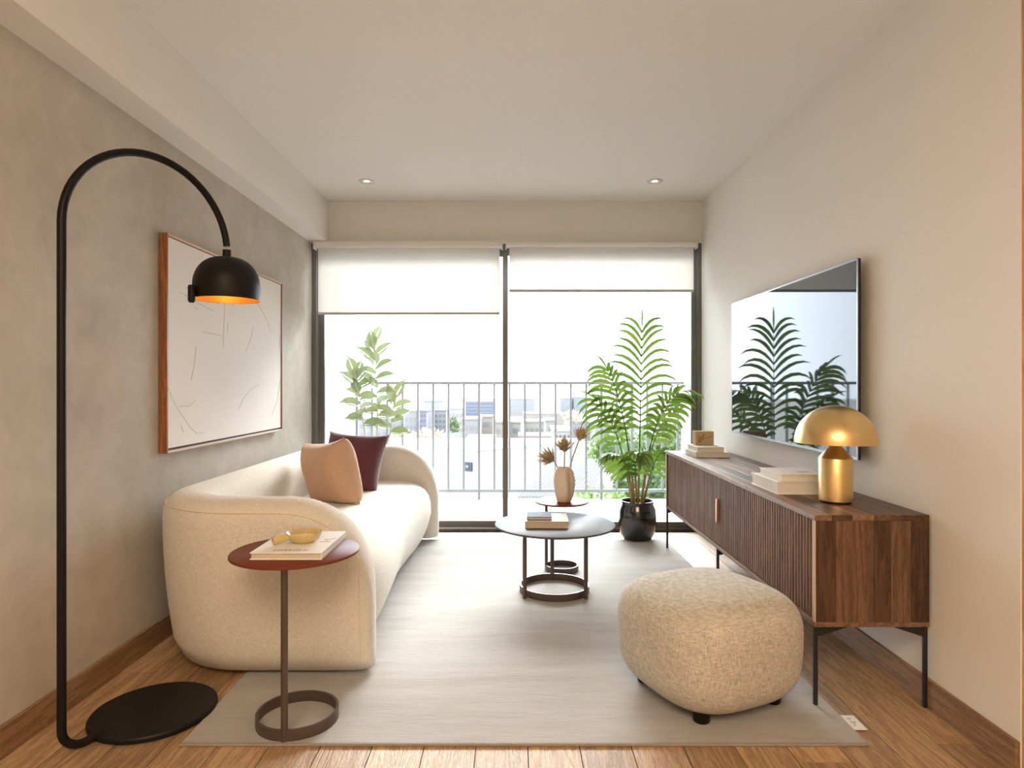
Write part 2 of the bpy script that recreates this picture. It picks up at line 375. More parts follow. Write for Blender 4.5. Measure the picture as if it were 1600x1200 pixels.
for side, x0, x1, y0 in (('left', LW, LW+.013, BACK), ('right', RW-.013, RW, 1.775)):
    struct('baseboard_'+side, MB().box(x0, x1, y0, WIN, 0, .097), M['oak_base'], 'dark oak baseboard along the %s wall' % side, bevel=.002)

# ---------------------------------------------------------------- sliding window
w1 = thing('window_1', 'large two-panel sliding window with dark aluminium frame', None, (0, WIN, 0), kind='structure')
def wpart(n, x0,x1,y0,y1,z0,z1, m='frame', par=None, bevel=.002): return MB().box(x0,x1,y0,y1,z0,z1).build(n, M[m], par or w1, bevel=bevel)
wpart('jamb', LW, LW+.035, WIN, WIN+.11, 0, HEAD)
wpart('jamb', RW-.028, RW, WIN, WIN+.11, 0, HEAD)
wpart('head_rail', LW, RW, WIN+.02, WIN+.11, HEAD-.04, HEAD)
wpart('sill_track', LW, RW, WIN-.005, WIN+.012, 0, .018)
wpart('sill_track', LW, RW, WIN+.035, WIN+.11, 0, .014)
for sx0, sx1, sy in ((LW+.037, -.030, WIN+.065), (-.070, RW-.030, WIN+.03)):
    ps = wpart('sash', sx0, sx0+.038, sy, sy+.03, .016, HEAD-.04)
    wpart('sash_stile', sx1-.038, sx1, sy, sy+.03, .016, HEAD-.04, par=ps)
    wpart('sash_rail', sx0+.038, sx1-.038, sy, sy+.03, .016, .058, par=ps)
    wpart('sash_rail', sx0+.038, sx1-.038, sy, sy+.03, HEAD-.085, HEAD-.04, par=ps)
    wpart('pane', sx0+.036, sx1-.036, sy+.012, sy+.018, .056, HEAD-.083, 'glass', ps, bevel=0)

# ---------------------------------------------------------------- roller blinds
def blind(x0, x1, ztop, zc, zbot, yb, label):
    b = thing('roller_blind', label, 'blind', ((x0+x1)/2, yb, zbot), 'roller blinds on the sliding window')
    MB().box(x0-.012, x1+.012, yb-.045, yb+.035, zc, ztop).build('cassette', M['cassette'], b, bevel=.008)
    MB().box(x0+.01, x1-.006, yb-.0015, yb+.0015, zbot+.012, zc+.01).build('fabric', M['blind'], b)
    MB().box(x0+.01, x1-.006, yb-.008, yb+.008, zbot, zbot+.018).build('bottom_bar', M['bar'], b, bevel=.003)
    MB().box(x0-.016, x0-.010, yb-.04, yb+.03, zc-.012, ztop).build('end_bracket', M['cassette'], b)
    MB().box(x1+.010, x1+.016, yb-.04, yb+.03, zc-.012, ztop).build('end_bracket', M['cassette'], b)
blind(-1.44, -.085, HEAD+.0, 2.092, 1.60, WIN-.04, 'white roller blind pulled lower over the left window panel')
blind(-.03, 1.345, HEAD-.005, 2.098, 1.768, WIN-.04, 'white roller blind pulled shorter over the right window panel')

# ---------------------------------------------------------------- recessed ceiling lights
for x, lab in ((-.972, 'round recessed ceiling downlight on the sofa side'), (.955, 'round recessed ceiling downlight on the television side')):
    d = thing('ceiling_downlight', lab, 'ceiling light', (x, 4.28, CEIL), 'recessed downlights near the window')
    MB().lathe([(.036,-.004),(.040,-.007),(.051,-.005),(.053,0)], (x,4.28,CEIL), 32, False, False).build('ring', M['lampring'], d, smooth=True)
    MB().lathe([(.0,-.001),(.020,-.0015)], (x,4.28,CEIL), 24, False, False).build('lens', M['lamp'], d)
    MB().lathe([(.020,-.0012),(.036,-.004)], (x,4.28,CEIL), 32, False, False).build('reflector', M['cassette'], d, smooth=True)

RUG = .009
# ================================================================== sofa
def sofa():
    t = thing('sofa', 'long curved cream upholstered sofa along the microcement wall', 'sofa', (-.98, 3.45, 0))
    H, W = .665, .105
    xb, y0, y1, xf, rc = -1.43, 2.30, 4.60, -.515, .32      # outer face lines
    # centreline of the shell: arm front -> rounded back corner -> back -> corner -> arm front
    cx0, cy0, cy1 = xb+W, y0+W, y1-W
    pts = []
    n = 26
    for i in range(n): pts.append((xf - (xf-(cx0+rc))*(i/(n-1))**1.6, cy0))
    for i in range(1, 13):
        a = R(-90) - R(90)*i/12; pts.append((cx0+rc+rc*math.cos(a), cy0+rc+rc*math.sin(a)))
    for i in range(1, 20): pts.append((cx0, cy0+rc+(cy1-cy0-2*rc)*i/20))
    for i in range(0, 13):
        a = R(180) - R(90)*i/12; pts.append((cx0+rc+rc*math.cos(a), cy1-rc+rc*math.sin(a)))
    for i in range(1, n): pts.append((cx0+rc + (xf-(cx0+rc))*(1-(1-i/(n-1))**1.6), cy1))
    rows = []; seam = []; ends = []
    for i, p in enumerate(pts):
        a = Vector(pts[max(i-1,0)]); b = Vector(pts[min(i+1,len(pts)-1)]); tg = (b-a).normalized(); nr = Vector((tg.y, -tg.x))   # outward? fixed below
        c = Vector(p)
        out = Vector((c.x+.75, c.y-3.49)); out = out if out.length else Vector((1,0))
        if nr.dot(out) < 0: nr = -nr
        d = xf - c.x                                     # distance from the arm front
        A, lo = .34, .27
        h = H if d >= A else lo + (H-lo)*max(0, 1-((A-d)/A)**2.3)**(1/2.3)
        w = W if d >= W else W*max(.0, 1-((W-d)/W)**2.4)**(1/2.4)
        w = max(w, .012)
        rt = min(w, .095); row = []
        prof = []
        zb = .03
        for k in range(9):                                # outer side, bottom to shoulder
            u = k/8; z = zb + (h-rt-zb)*u; prof.append((w*(1) - .05*(1-u)**2.0*(w/W) - (.02*(1-u/.08) if u < .08 else 0), z))
        for k in range(1, 13):                             # over the top
            ph = math.pi*k/12; prof.append((w*math.copysign(abs(math.cos(ph))**.85, math.cos(ph)), h-rt+rt*abs(math.sin(ph))**.85))
        for k in range(1, 6): prof.append((-w, h-rt-(h-rt-zb)*k/5))
        rows.append([(c.x+nr.x*o, c.y+nr.y*o, z) for o, z in prof])
        if i in (5, len(pts)-6): ends.append([(c.x+nr.x*(o+.001), c.y+nr.y*(o+.001), z) for o, z in prof[1:10]])
        s = prof[10]; seam.append((c.x+nr.x*(s[0]+.001), c.y+nr.y*(s[0]+.001), s[1]+.001))
    mb = MB(); mb.grid(rows)
    m = len(rows[0]); mb.f.append(list(range(m))); mb.f.append([len(mb.v)-m+i for i in range(m)][::-1])
    # underside
    for i in range(len(rows)-1): mb.f.append([i*m, (i+1)*m, (i+1)*m+m-1, i*m+m-1])
    shell = mb.build('backrest', M['cream'], t, smooth=True, angle=70)
    # piping follows the outer shoulder and comes down the arm fronts
    MB().tube(ends[0]+seam[5:-5]+ends[1][::-1], .0036, 8).build('piping', M['pipe'], shell, smooth=True)
    # seat: soft block with slightly concave front
    def front(y):
        u = (y-3.5)/.55
        return -.518 - .05*math.exp(-u*u)
    def loop(z, ins, N=96):
        r = []
        ya, yb, xa = 2.44+ins*.6, 4.475-ins*.6, -1.27+ins*.3
        for i in range(N):
            a = 2*math.pi*i/N; ca, sa = math.cos(a), math.sin(a)
            ex = 2/6.5
            u = math.copysign(abs(ca)**ex, ca); v = math.copysign(abs(sa)**ex, sa)
            y = (ya+yb)/2 + (yb-ya)/2*v; xr = front(y)-ins
            r.append(((xa+xr)/2+(xr-xa)/2*u, y, z))
        return r
    prof = [(.032,.10),(.04,.075),(.08,.05),(.15,.02),(.23,.0),(.29,.002),(.34,.014),(.378,.038),(.405,.072),(.422,.12),(.432,.19),(.438,.30)]
    mb = MB(); mb.grid([loop(z, i) for z, i in prof], closed=True)
    k = len(prof)-1; mb.f.append([k*96+i for i in range(96)]); mb.f.append(list(range(96))[::-1])
    mb.build('seat', M['cream'], t, smooth=True, angle=80)
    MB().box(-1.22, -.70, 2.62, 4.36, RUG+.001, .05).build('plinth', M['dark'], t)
sofa()
def cushion(name, m, size, thick, loc, rot, label, seed):
    rr = random.Random(seed); n = 26
    def pt(i, j, sgn):
        u = -1+2*i/n; v = -1+2*j/n
        x = u*(1-.12*(1-v*v)**1.0*abs(u)**3); y = v*(1-.12*(1-u*u)*abs(v)**3)
        k = max(0,(1-u**4))*max(0,(1-v**4)); z = sgn*thick*k**.46*(1-.12*(u*u+v*v)/2)
        z += sgn*.006*math.sin(5*u+seed)*math.sin(4*v+1.3*seed)*k
        return (x*size/2, z, y*size/2)
    mb = MB(); mb.grid([[pt(i,j,1) for j in range(n+1)] for i in range(n+1)]); mb.grid([[pt(i,j,-1) for j in range(n+1)] for i in range(n+1)])
    me = mb.mesh(name); bm = bmesh.new(); bm.from_mesh(me); bmesh.ops.remove_doubles(bm, verts=bm.verts, dist=.0006); bmesh.ops.recalc_face_normals(bm, faces=bm.faces); bm.to_mesh(me); bm.free()
    me.polygons.foreach_set('use_smooth', [True]*len(me.polygons)); me.materials.append(m)
    o = bpy.data.objects.new(name, me); COL.objects.link(o); o.location = loc; o.rotation_euler = rot
    tag(o, label, 'cushion', 'scatter cushions on the sofa'); return o
cushion('throw_cushion', M['plum'], .405, .080, (-1.0, 4.02, .592), (R(-24), R(3), R(-10)), 'plum linen square cushion leaning at the far end of the sofa', 2)
cushion('throw_cushion', M['peach'], .375, .108, (-1.01, 3.58, .594), (R(10), R(-8), R(-38)), 'peach linen cushion leaning in front of the plum one', 5)

# ================================================================== arc floor lamp
def arc_lamp():
    dc = Vector((-1.18, 2.113, 0)); pole = Vector((-1.316, 1.87, 0))
    t = thing('arc_floor_lamp', 'tall black arc floor lamp with dome shade and round base', 'floor lamp', dc)
    MB().lathe([(.183,.001),(.19,.006),(.19,.016),(.186,.021),(.0,.022)], dc, 64, True, False).build('base', M['black'], t, smooth=True, angle=30)
    dr = (dc-pole); dr.z = 0; dr.normalize()
    pts = []
    j = dc - dr*.16
    pts += [(j.x, j.y, .016), tuple(dc-dr*.20+Vector((0,0,.016)))]
    rb = .062
    c = pole + dr*rb
    for i in range(10):
        a = R(270)-R(90)*i/9; pts.append((c.x+dr.x*rb*math.cos(a), c.y+dr.y*rb*math.cos(a), .014+rb+rb*math.sin(a)))
    zt, ra = 1.565, .276
    for k in range(1, 8): pts.append((pole.x, pole.y, .076+(zt-.076)*k/8))
    c2 = pole + dr*ra
    for i in range(33):
        a = R(180)-R(180)*i/32*.965; pts.append((c2.x+dr.x*ra*math.cos(a), c2.y+dr.y*ra*math.cos(a), zt+ra*math.sin(a)))
    end = Vector(pts[-1])
    MB().tube(pts, .0122, 16).build('pole', M['black'], t, smooth=True)
    s = Vector((end.x, end.y, 0))
    zb, h, r = 1.398, .158, .115
    prof = [(r-.001,zb),(r,zb+.004)]+[(r*math.cos(R(a))**.75 if a < 89 else .012, zb+.05+(h-.05)*math.sin(R(a))) for a in range(0, 90, 6)]+[(.012,zb+h)]
    MB().lathe(prof, s, 48, False, True).build('shade', M['black'], t, smooth=True, angle=60)
    pin = [(r-.003,zb+.0005)]+[((r-.004)*max(.02,math.cos(R(a)))**.75, zb+.048+(h-.055)*math.sin(R(a))) for a in range(0, 90, 6)]
    MB().lathe(pin, s, 48, False, True).build('shade_lining', M['gold_in'], t, smooth=True, angle=60)
    MB().lathe([(.0,.0),(.016,.003),(.024,.015),(.022,.032),(.012,.05)], (s.x,s.y,zb+.055), 20, False, True).build('bulb', M['bulb'], t, smooth=True)
    MB().tube([(s.x,s.y,zb+h-.006),(s.x,s.y,zb+h+.026)], .0145, 16).build('collar', M['black'], t, smooth=True)
    a = R(-103); q = s+Vector((math.cos(a)*(r+.005), math.sin(a)*(r+.005), 0))-Vector((.052,-.016,0))*1.0
    MB().tube([(q.x,q.y,zb-.022),(q.x,q.y,zb-.014),(q.x,q.y,zb+.035),(q.x,q.y,zb+.040)], [.008,.0125,.0125,.009], 14).build('dimmer_handle', M['black'], t, smooth=True)
arc_lamp()

# ================================================================== books
def book(name, x0, x1, y0, y1, z0, th, cover, pages, label, rot=0, spine='right', group=None):
    cx, cy = (x0+x1)/2, (y0+y1)/2
    t = thing(name, label, 'book', (cx, cy, z0), group)
    t.rotation_euler = (0, 0, rot); ct = min(.0035, th*.16)
    MB().box(x0,x1,y0,y1,z0,z0+ct).build('back_cover', cover, t, bevel=.0008)
    MB().box(x0,x1,y0,y1,z0+th-ct,z0+th).build('front_cover', cover, t, bevel=.0008)
    i = .004
    sx = {'right': (x1-ct, x1), 'left': (x0, x0+ct)}.get(spine)
    if sx:
        MB().box(sx[0], sx[1], y0, y1, z0+ct*.5, z0+th-ct*.5).build('spine', cover, t)
        MB().box(x0+(i if spine=='right' else ct), x1-(i if spine=='left' else ct), y0+i, y1-i, z0+ct, z0+th-ct).build('page_block', pages, t)
    else:
        MB().box(x0, x1, y1-ct, y1, z0+ct*.5, z0+th-ct*.5).build('spine', cover, t)
        MB().box(x0+i, x1-i, y0+i, y1-ct, z0+ct, z0+th-ct).build('page_block', pages, t)
    return t
def lettering(txt, size, m, parent, loc, rz=0, rx=0, name='lettering', depth=.0003):
    cu = bpy.data.curves.new(name, 'FONT'); cu.body = txt; cu.size = size; cu.align_x = 'CENTER'; cu.extrude = depth
    to = bpy.data.objects.new(name, cu); COL.objects.link(to)
    dg = bpy.context.evaluated_depsgraph_get(); me = bpy.data.meshes.new_from_object(to.evaluated_get(dg))
    bpy.data.objects.remove(to); me.materials.clear(); me.materials.append(m)
    o = bpy.data.objects.new(name, me); COL.objects.link(o); o.parent = parent
    o.location = Vector(loc)-ORG[parent.name]; o.rotation_euler = (rx,0,rz); return o

# ================================================================== round tables
def ring_tube(c, r, w, z0, z1): # flat band ring
    return MB().lathe([(r-w,z0),(r,z0),(r,z1),(r-w,z1),(r-w,z0)], (c[0],c[1],0), 64, False, False)
def disc(c, r, z, th, b=.004):
    return MB().lathe([(r-b*1.5,z-th),(r-.001,z-th+b*.6),(r,z-th*.5),(r-.001,z-b*.5),(r-b,z)], (c[0],c[1],0), 96, True, True)
def c_table(name, label, c, h, r, topm, ringc, ringr, legs, legm, band=.034, tr=.0105):
    t = thing(name, label, 'table', (c[0], c[1], RUG))
    disc(c, r, h, .011).build('table_top', topm, t, smooth=True, angle=40)
    ring_tube(ringc, ringr, .008, RUG, RUG+band).build('base_ring', legm, t, smooth=True, angle=40)
    for l in legs:
        MB().tube([(l[0],l[1],RUG),(l[0],l[1],h-.011)], tr, 16).build('leg', legm, t, smooth=True)
c_table('side_table', 'oxblood round side table on one stem before the sofa arm', (-.705, 2.086), .55, .203, M['mahog'], (-.69, 2.062), .128, [(-.690, 1.940)], M['bronze'])
c_table('coffee_table', 'large round smoky coffee table with three legs on the rug', (.225, 3.355), .36, .315, M['grey_top'], (.222, 3.355), .182, [(.064,3.228),(.372,3.222),(.222,3.532)], M['bronze'], .036)
c_table('side_table', 'small round side table behind the coffee table, carrying the vase', (.29, 3.73), .41, .157, M['mahog'], (.29, 3.727), .097, [(.200, 3.727)], M['bronze'], .032, .009)

b = book('book', -.805, -.583, 1.963, 2.25, .55, .0225, M['cover_w'], M['paper'], 'white softcover book under the ochre dish on the oxblood table')
lettering('EWARVIS III', .021, M['ink'], b, (-.69, 1.987, .5726))
sk = MB()
for pl in ([(-.615,2.11),(-.60,2.135),(-.592,2.15)], [(-.63,2.10),(-.60,2.098),(-.595,2.102)], [(-.625,2.125),(-.612,2.13)]):
    sk.tube([(x,y,.5727) for x,y in pl], .0007, 5)
sk.build('cover_sketch', M['ink'], b)
# dish
t = thing('candle_dish', 'ochre glazed ceramic candle dish with stub handle on the white book', 'dish', (-.682, 2.10, .5725))
MB().lathe([(.030,0),(.034,.001),(.048,.012),(.0575,.030),(.0575,.033),(.054,.033),(.045,.020),(.0,.016)], (-.682,2.10,.5728), 48, True, False).build('bowl', M['glaze'], t, smooth=True, angle=60)
MB().lathe([(.0,.0215),(.030,.0222),(.0462,.0218)], (-.682,2.10,.5728), 40, False, False).build('wax', M['wax'], t, smooth=True)
MB().tube([(-.676,2.095,.594),(-.675,2.094,.606)], [.0015,.0008], 6).build('wick', M['white'], t)
MB().tube([(-.722,2.070,.594),(-.738,2.058,.592),(-.762,2.040,.588)], [.010,.0125,.0145], 16).build('handle', M['glaze'], t, smooth=True, angle=50)

b = book('book', .069, .290, 3.237, 3.445, .36, .035, M['cover_t'], M['paper'], 'thick tan book at the bottom of the coffee table pair', R(-1.5), 'left')
b = book('book', .078, .204, 3.263, 3.395, .3951, .017, M['cover_b'], M['paper'], 'small slate blue book on top of the tan book', R(-1), 'left')
mk = MB()
for q in ([(.137,3.315),(.143,3.345),(.147,3.32),(.153,3.35)], [(.151,3.33),(.166,3.322)]): mk.tube([(x,y,.4122) for x,y in q], .0012, 5)
mk.build('cover_mark', M['goldink'], b)

# ================================================================== vase with dried proteas
def vase():
    c = (.300, 3.70)
    t = thing('vase', 'sand coloured fluted ceramic vase on the small side table', 'vase', (c[0], c[1], .41))
    prof = [(.036,0),(.041,.004),(.050,.04),(.056,.09),(.057,.125),(.052,.165),(.044,.195),(.040,.198),(.038,.19),(.045,.15),(.048,.10)]
    MB().lathe(prof, (c[0],c[1],.41), 72, True, True, fn=lambda a,z: 1+.15*math.cos(5*a+z*9)*min(1,max(0,z/.05))*min(1,max(0,(.2-z)/.04))).build('body', M['vase'], t, smooth=True, angle=70)
    rr = random.Random(4)
    heads = [((.240,3.69,.650), (-.75,-.25,.45), .080, 'dried brown protea drooping lowest over the vase rim'), ((.305,3.70,.702), (-.1,-.3,.9), .072, 'dried brown protea standing in the middle of the vase'), ((.388,3.71,.765), (.35,-.2,.9), .072, 'dried brown protea rising highest from the vase')]
    for hp, ax, L, lab in heads:
        hp = Vector(hp); ax = Vector(ax).normalized()
        f = thing('dried_protea', lab, 'flower', (c[0], c[1], .60), 'dried proteas in the vase')
        base = Vector((c[0]+(hp.x-c[0])*.15, c[1], .53))
        MB().tube([base, (base+hp)/2+Vector((0,0,.015)), hp], .0036, 8).build('stem', M['dry'], f, smooth=True)
        u = ax.orthogonal().normalized(); w = ax.cross(u)
        mb = MB()
        for i in range(8): mb.tube([hp+ax*.0, hp+ax*(.02)], [.012,.015], 8) if i == 0 else None
        mb.build('flower_core', M['dry'], f, smooth=True)
        for i in range(46):
            a = i*2.39996; spread = .15+1.05*((i+.5)/46)
            d = (ax*math.cos(spread)+(u*math.cos(a)+w*math.sin(a))*math.sin(spread)).normalized()
            side = d.cross(ax).normalized() if d.cross(ax).length > .01 else u
            l = L*(.85+.4*rr.random()); p0 = hp+d*.008; p1 = hp+d*l*.55+ax*.004; p2 = hp+d*l+ax*.010
            nn = side.cross(d).normalized()*.0012
            mb = MB().add([p0-side*.004, p0+side*.004, p1+side*.0095+nn, p2, p1-side*.0095+nn, p1-nn*1.5], [(0,1,2,4),(4,2,3),(0,5,1),(1,5,2),(2,5,3),(3,5,4),(4,5,0)])
            mb.build('petal', M['dry'], f)
vase()

# ================================================================== pouf
def pouf():
    c = Vector((.685, 2.255, RUG)); t = thing('pouf', 'round-cornered beige linen pouf on the rug beside the sideboard', 'pouf', c)
    rows = []; nu, nv = 72, 30; rot = R(24)
    for j in range(nv+1):
        ph = -math.pi/2+math.pi*j/nv; cz = math.sin(ph); cr = math.cos(ph)
        z = math.copysign(abs(cz)**(2/3.4), cz); rr = max(0,cr)**(2/3.4)
        row = []
        for i in range(nu):
            a = 2*math.pi*i/nu; ca, sa = math.cos(a), math.sin(a)
            x = math.copysign(abs(ca)**(2/3.1), ca); y = math.copysign(abs(sa)**(2/3.1), sa)
            k = .283*rr*(1-.05*(.5-.5*z))
            x *= k; y *= k
            row.append((c.x+x*math.cos(rot)-y*math.sin(rot), c.y+x*math.sin(rot)+y*math.cos(rot), (.208+.193*z)))
        rows.append(row)
    mb = MB(); mb.grid(rows, closed=True)
    mb.build('upholstery', M['pouf'], t, smooth=True, angle=80)
    for a in (45, 135, 225, 315):
        q = c+Vector((math.cos(R(a)+rot), math.sin(R(a)+rot), 0))*.215
        MB().lathe([(.024,0),(.027,.004),(.030,.04)], (q.x,q.y,RUG), 24).build('foot', M['black'], t, smooth=True, angle=40)
pouf()

# ================================================================== rug
rg = thing('rug', 'large grey-beige viscose rug under the tables and pouf', 'rug', (.05, 3.18, 0))
rx0, rx1, ry0, ry1 = -1.0, 1.075, 1.922, 4.45
MB().box(rx0+.004, rx1-.004, ry0+.008, ry1-.008, .0005, RUG-.0005).build('pile', M['rug'], rg)
MB().box(rx0, rx1, ry0, ry0+.010, .0005, RUG).build('binding', M['bind'], rg, bevel=.002)
MB().box(rx0, rx1, ry1-.010, ry1, .0005, RUG).build('binding', M['bind'], rg, bevel=.002)
tg = MB().box(1.073, 1.118, 2.010, 2.098, .003, .0045).build('sewn_label', M['white'], rg)
mk = MB()
for k in range(5): mk.box(1.085+.004*(k%2), 1.092+.006*(k%3), 2.030+k*.011, 2.034+k*.011, .0045, .0048)
mk.build('label_print', M['ink'], tg)

# ================================================================== painting
def painting():
    xw, xf = LW+.002, -1.452; y0, y1, z0, z1 = 2.694, 4.05, .797, 1.728
    t = thing('wall_painting', 'large off-white abstract line painting in a walnut box frame', 'painting', (LW, (y0+y1)/2, z0))
    f = .010
    fr = MB().box(xw, xf, y0, y0+f, z0, z1).build('frame', M['frame_wood'], t, bevel=.001)
    MB().box(xw, xf, y1-f, y1, z0, z1).build('frame_side', M['frame_wood'], fr, bevel=.001)
    MB().box(xw, xf, y0+f, y1-f, z1-f, z1).build('frame_rail', M['edge'], fr, bevel=.001)
    MB().box(xw, xf, y0+f, y1-f, z0, z0+f).build('frame_rail', M['edge'], fr, bevel=.001)
    MB().box(xw, xf-.014, y0+f, y1-f, z0+f, z1-f).build('shadow_liner', M['liner'], t)
    cv = MB().box(xf-.014, xf-.006, y0+f+.006, y1-f-.004, z0+f+.010, z1-f-.004).build('canvas', M['canvas'], t)
    def q(zx, zy):       # painting zoom pixel -> (y, z) on the canvas
        px, py = 240+zx/3.245, 350+zy/3.243; Y = (xf-.006)/((px-800)/1000); return (Y, CAM_Z-(py-600)*Y/1000)
    strokes = [[(135,345),(165,362),(195,378),(225,402),(262,420),(303,440)], [(357,380),(359,450),(354,560),(353,625)], [(520,392),(545,432),(575,490),(596,552)],
        [(75,830),(95,890),(140,965),(190,1035),(220,1062),(255,1056)], [(430,940),(455,885),(490,840),(535,815)], [(600,965),(625,900),(642,790)],
        [(160,322),(176,328)], [(210,425),(228,432)], [(245,545),(300,556),(350,568)], [(376,500),(374,555)], [(505,520),(490,590),(468,648)], [(190,790),(205,720),(215,620)],
        [(130,925),(180,922),(215,893)], [(640,560),(636,640)], [(395,420),(430,385)], [(150,1055),(140,1020)]]
    sm = MB()
    for st in strokes: sm.tube([(xf-.0058, *q(*p)) for p in st], .0011, 5)
    sm.build('line_drawing', M['stroke'], cv)
painting()

# ================================================================== television
def tv():
    x = 1.360; y0, y1, z0, z1 = 2.519, 3.965, .790, 1.586
    t = thing('television', 'large thin wall-mounted television reflecting the window and palm', 'television', (RW, (y0+y1)/2, z0))
    MB().box(x+.002, x+.014, y0, y1, z0, z1).build('back_shell', M['tvback'], t, bevel=.002)
    e = .007
    rim = MB().box(x, x+.004, y0, y0+e, z0, z1).build('rim', M['tvrim'], t)
    MB().box(x, x+.004, y1-e, y1, z0, z1).build('rim_side', M['tvrim'], rim)
    MB().box(x, x+.004, y0+e, y1-e, z1-e, z1).build('rim_rail', M['tvrim'], rim)
    MB().box(x, x+.004, y0+e, y1-e, z0, z0+e*1.6).build('rim_rail', M['tvrim'], rim)
    MB().box(x+.001, x+.003, y0+e, y1-e, z0+e*1.6, z1-e).build('screen', M['screen'], t)
    MB().box(x+.014, RW, 3.0, 3.5, .98, 1.40).build('wall_bracket', M['tvback'], t)
tv()

# ================================================================== sideboard
def sideboard():
    x0, x1, y0, y1, z0, z1 = 1.015, 1.400, 2.146, 4.229, .2745, .650
    t = thing('sideboard', 'long walnut sideboard with tambour slat doors on thin black legs', 'sideboard', ((x0+x1)/2, (y0+y1)/2, 0))
    # top of five lengthwise boards
    fr = [0,.15,.33,.52,.77,1.0]; tn = ['walnut_l','walnut_d','walnut_l','walnut_y','walnut_d']
    for i in range(5):
        MB().box(x0+(x1-x0)*fr[i]+.0003, x0+(x1-x0)*fr[i+1]-.0003, y0, y1, z1-.019, z1).build('top_board', M[tn[i]], t, bevel=.0008)
    MB().box(x0, x1, y0, y1, z0, z0+.016).build('bottom_board', M['walnut_y'], t, bevel=.001)
    for ya, yb in ((y0, y0+.018), (y1-.018, y1)):
        fe = [.010,.185,.515,.665,.84,1.0]
        for i in range(5):
            MB().box(x0+(x1-x0)*fe[i]+.0004, x0+(x1-x0)*fe[i+1]-.0004, ya, yb, z0+.0165, z1-.0195).build('end_board', M[('walnut_z','walnut_zl','walnut_z','walnut_zl','walnut_z')[i]], t, bevel=.0008)
        MB().box(x0, x0+(x1-x0)*.0095, ya, yb, z0+.0165, z1-.0195).build('front_edge', M['edge'], t)
    MB().box(x0+.03, x1-.005, y0+.019, y1-.019, z0+.0165, z1-.0195).build('carcass', M['dark'], t)
    MB().box(x1-.005, x1, y0+.019, y1-.019, z0+.0165, z1-.0195).build('back_panel', M['walnut_y'], t)
    # two tambour doors of upright slats
    n = 88; ya = y0+.021; yb = y1-.021; pitch = (yb-ya)/n
    w = pitch*.86; prof = [(.016,-w/2),(.005,-w/2),(.0015,-w/2+.003),(0,-w/4),(0,w/4),(.0015,w/2-.003),(.005,w/2),(.016,w/2)]
    mb = MB(); mb.prism([(a,b) for a,b in prof], z0+.018, z1-.021)
    for hh, (i0, i1) in enumerate(((0, n//2), (n//2, n))):
        dy = (ya+pitch*i0+ya+pitch*i1)/2
        door = MB().box(x0+.024, x0+.029, ya+pitch*i0+.001, ya+pitch*i1-.001, z0+.018, z1-.021).build('door', M['dark'], t)
        for i in range(i0, i1):
            if hh == 0 and i == i0:
                me = MB().prism([(a,b) for a,b in prof], z0+.018, z1-.021).mesh('slat'); me.materials.append(M['slat']); sideboard.me = me
            o = inst('slat', sideboard.me, (x0+.0085, ya+pitch*(i+.5), 0), door)
        hy = 3.165 if hh == 0 else None
        if hy: MB().box(x0-.006, x0+.010, hy-.006, hy+.006, .405, .522).build('handle', M['copper'], door, bevel=.002)
    for k, ly in enumerate((y0+.006, (y0+y1)/2-.012, y1-.018)):
        for lx, s, zf in ((x0+.002, 1, RUG), (x1-.014, -1, 0)):
            leg = MB().box(lx, lx+.012, ly, ly+.012, zf+.0005, z0).build('leg', M['blackleg'], t, bevel=.001)
            if s > 0: pl = [(lx+.012, z0), (lx+.012, z0-.034), (lx+.018, z0-.034), (lx+.115, z0-.003), (lx+.115, z0)]
            else: pl = [(lx, z0), (lx-.103, z0), (lx-.103, z0-.003), (lx-.006, z0-.034), (lx, z0-.034)]
            MB().prism_y(pl, ly+.003, ly+.009).build('gusset', M['blackleg'], leg)
sideboard()
g = 'books on the sideboard'
book('book', 1.098, 1.304, 3.83, 4.07, .650, .030, M['cover_c'], M['page_white'], 'wider pale book at the bottom of the far sideboard stack', 0, 'right', g)
book('book', 1.112, 1.276, 3.85, 4.07, .6802, .030, M['cover_c'], M['page_white'], 'narrower pale book under the kraft box on the sideboard', 0, 'right', g)
book('book', 1.054, 1.275, 2.545, 2.82, .650, .050, M['cover_w'], M['page_white'], 'thickest white book at the bottom of the stack beside the brass lamp', 0, 'right', g)
b = book('book', 1.074, 1.270, 2.560, 2.777, .7002, .028, M['cover_c'], M['page_white'], 'thin pale book on top of the stack beside the brass lamp', R(1), 'right', g)
mk = MB().box(1.175, 1.225, 2.620, 2.650, .7282, .7285); mk.build('cover_title', plain('rose_ink', (.62,.38,.32), .7), b)
bx = thing('gift_box', 'small kraft card box with rust handwriting on the pale books', 'box', (1.20, 4.03, .7103))
MB().box(1.143, 1.258, 3.985, 4.06, .7103, .795).build('carton', M['kraft'], bx, bevel=.003)
wr = [(.0,.0),(.008,.012),(.011,-.004),(.006,-.026),(.012,-.018),(.020,.008),(.026,.010),(.022,-.012),(.020,-.026),(.028,-.010),(.036,.016),(.044,.026),(.040,.006),(.036,-.008),(.044,-.002),(.050,.003),(.055,-.001),(.062,.003),(.075,.006),(.095,.014)]
def smooth_pts(p, n=4):
    out = []
    for i in range(len(p)-1):
        a, b, c, d = [Vector(p[max(0,min(len(p)-1,k))]) for k in (i-1,i,i+1,i+2)]
        for k in range(n):
            u = k/n; out.append(.5*((2*b)+(c-a)*u+(2*a-5*b+4*c-d)*u*u+(3*b-a-3*c+d)*u**3))
    return out+[Vector(p[-1])]
MB().tube([(1.153+v.x, 3.9845, .751+v.y) for v in smooth_pts(wr)], .0013, 6).build('handwriting', M['redink'], bx)

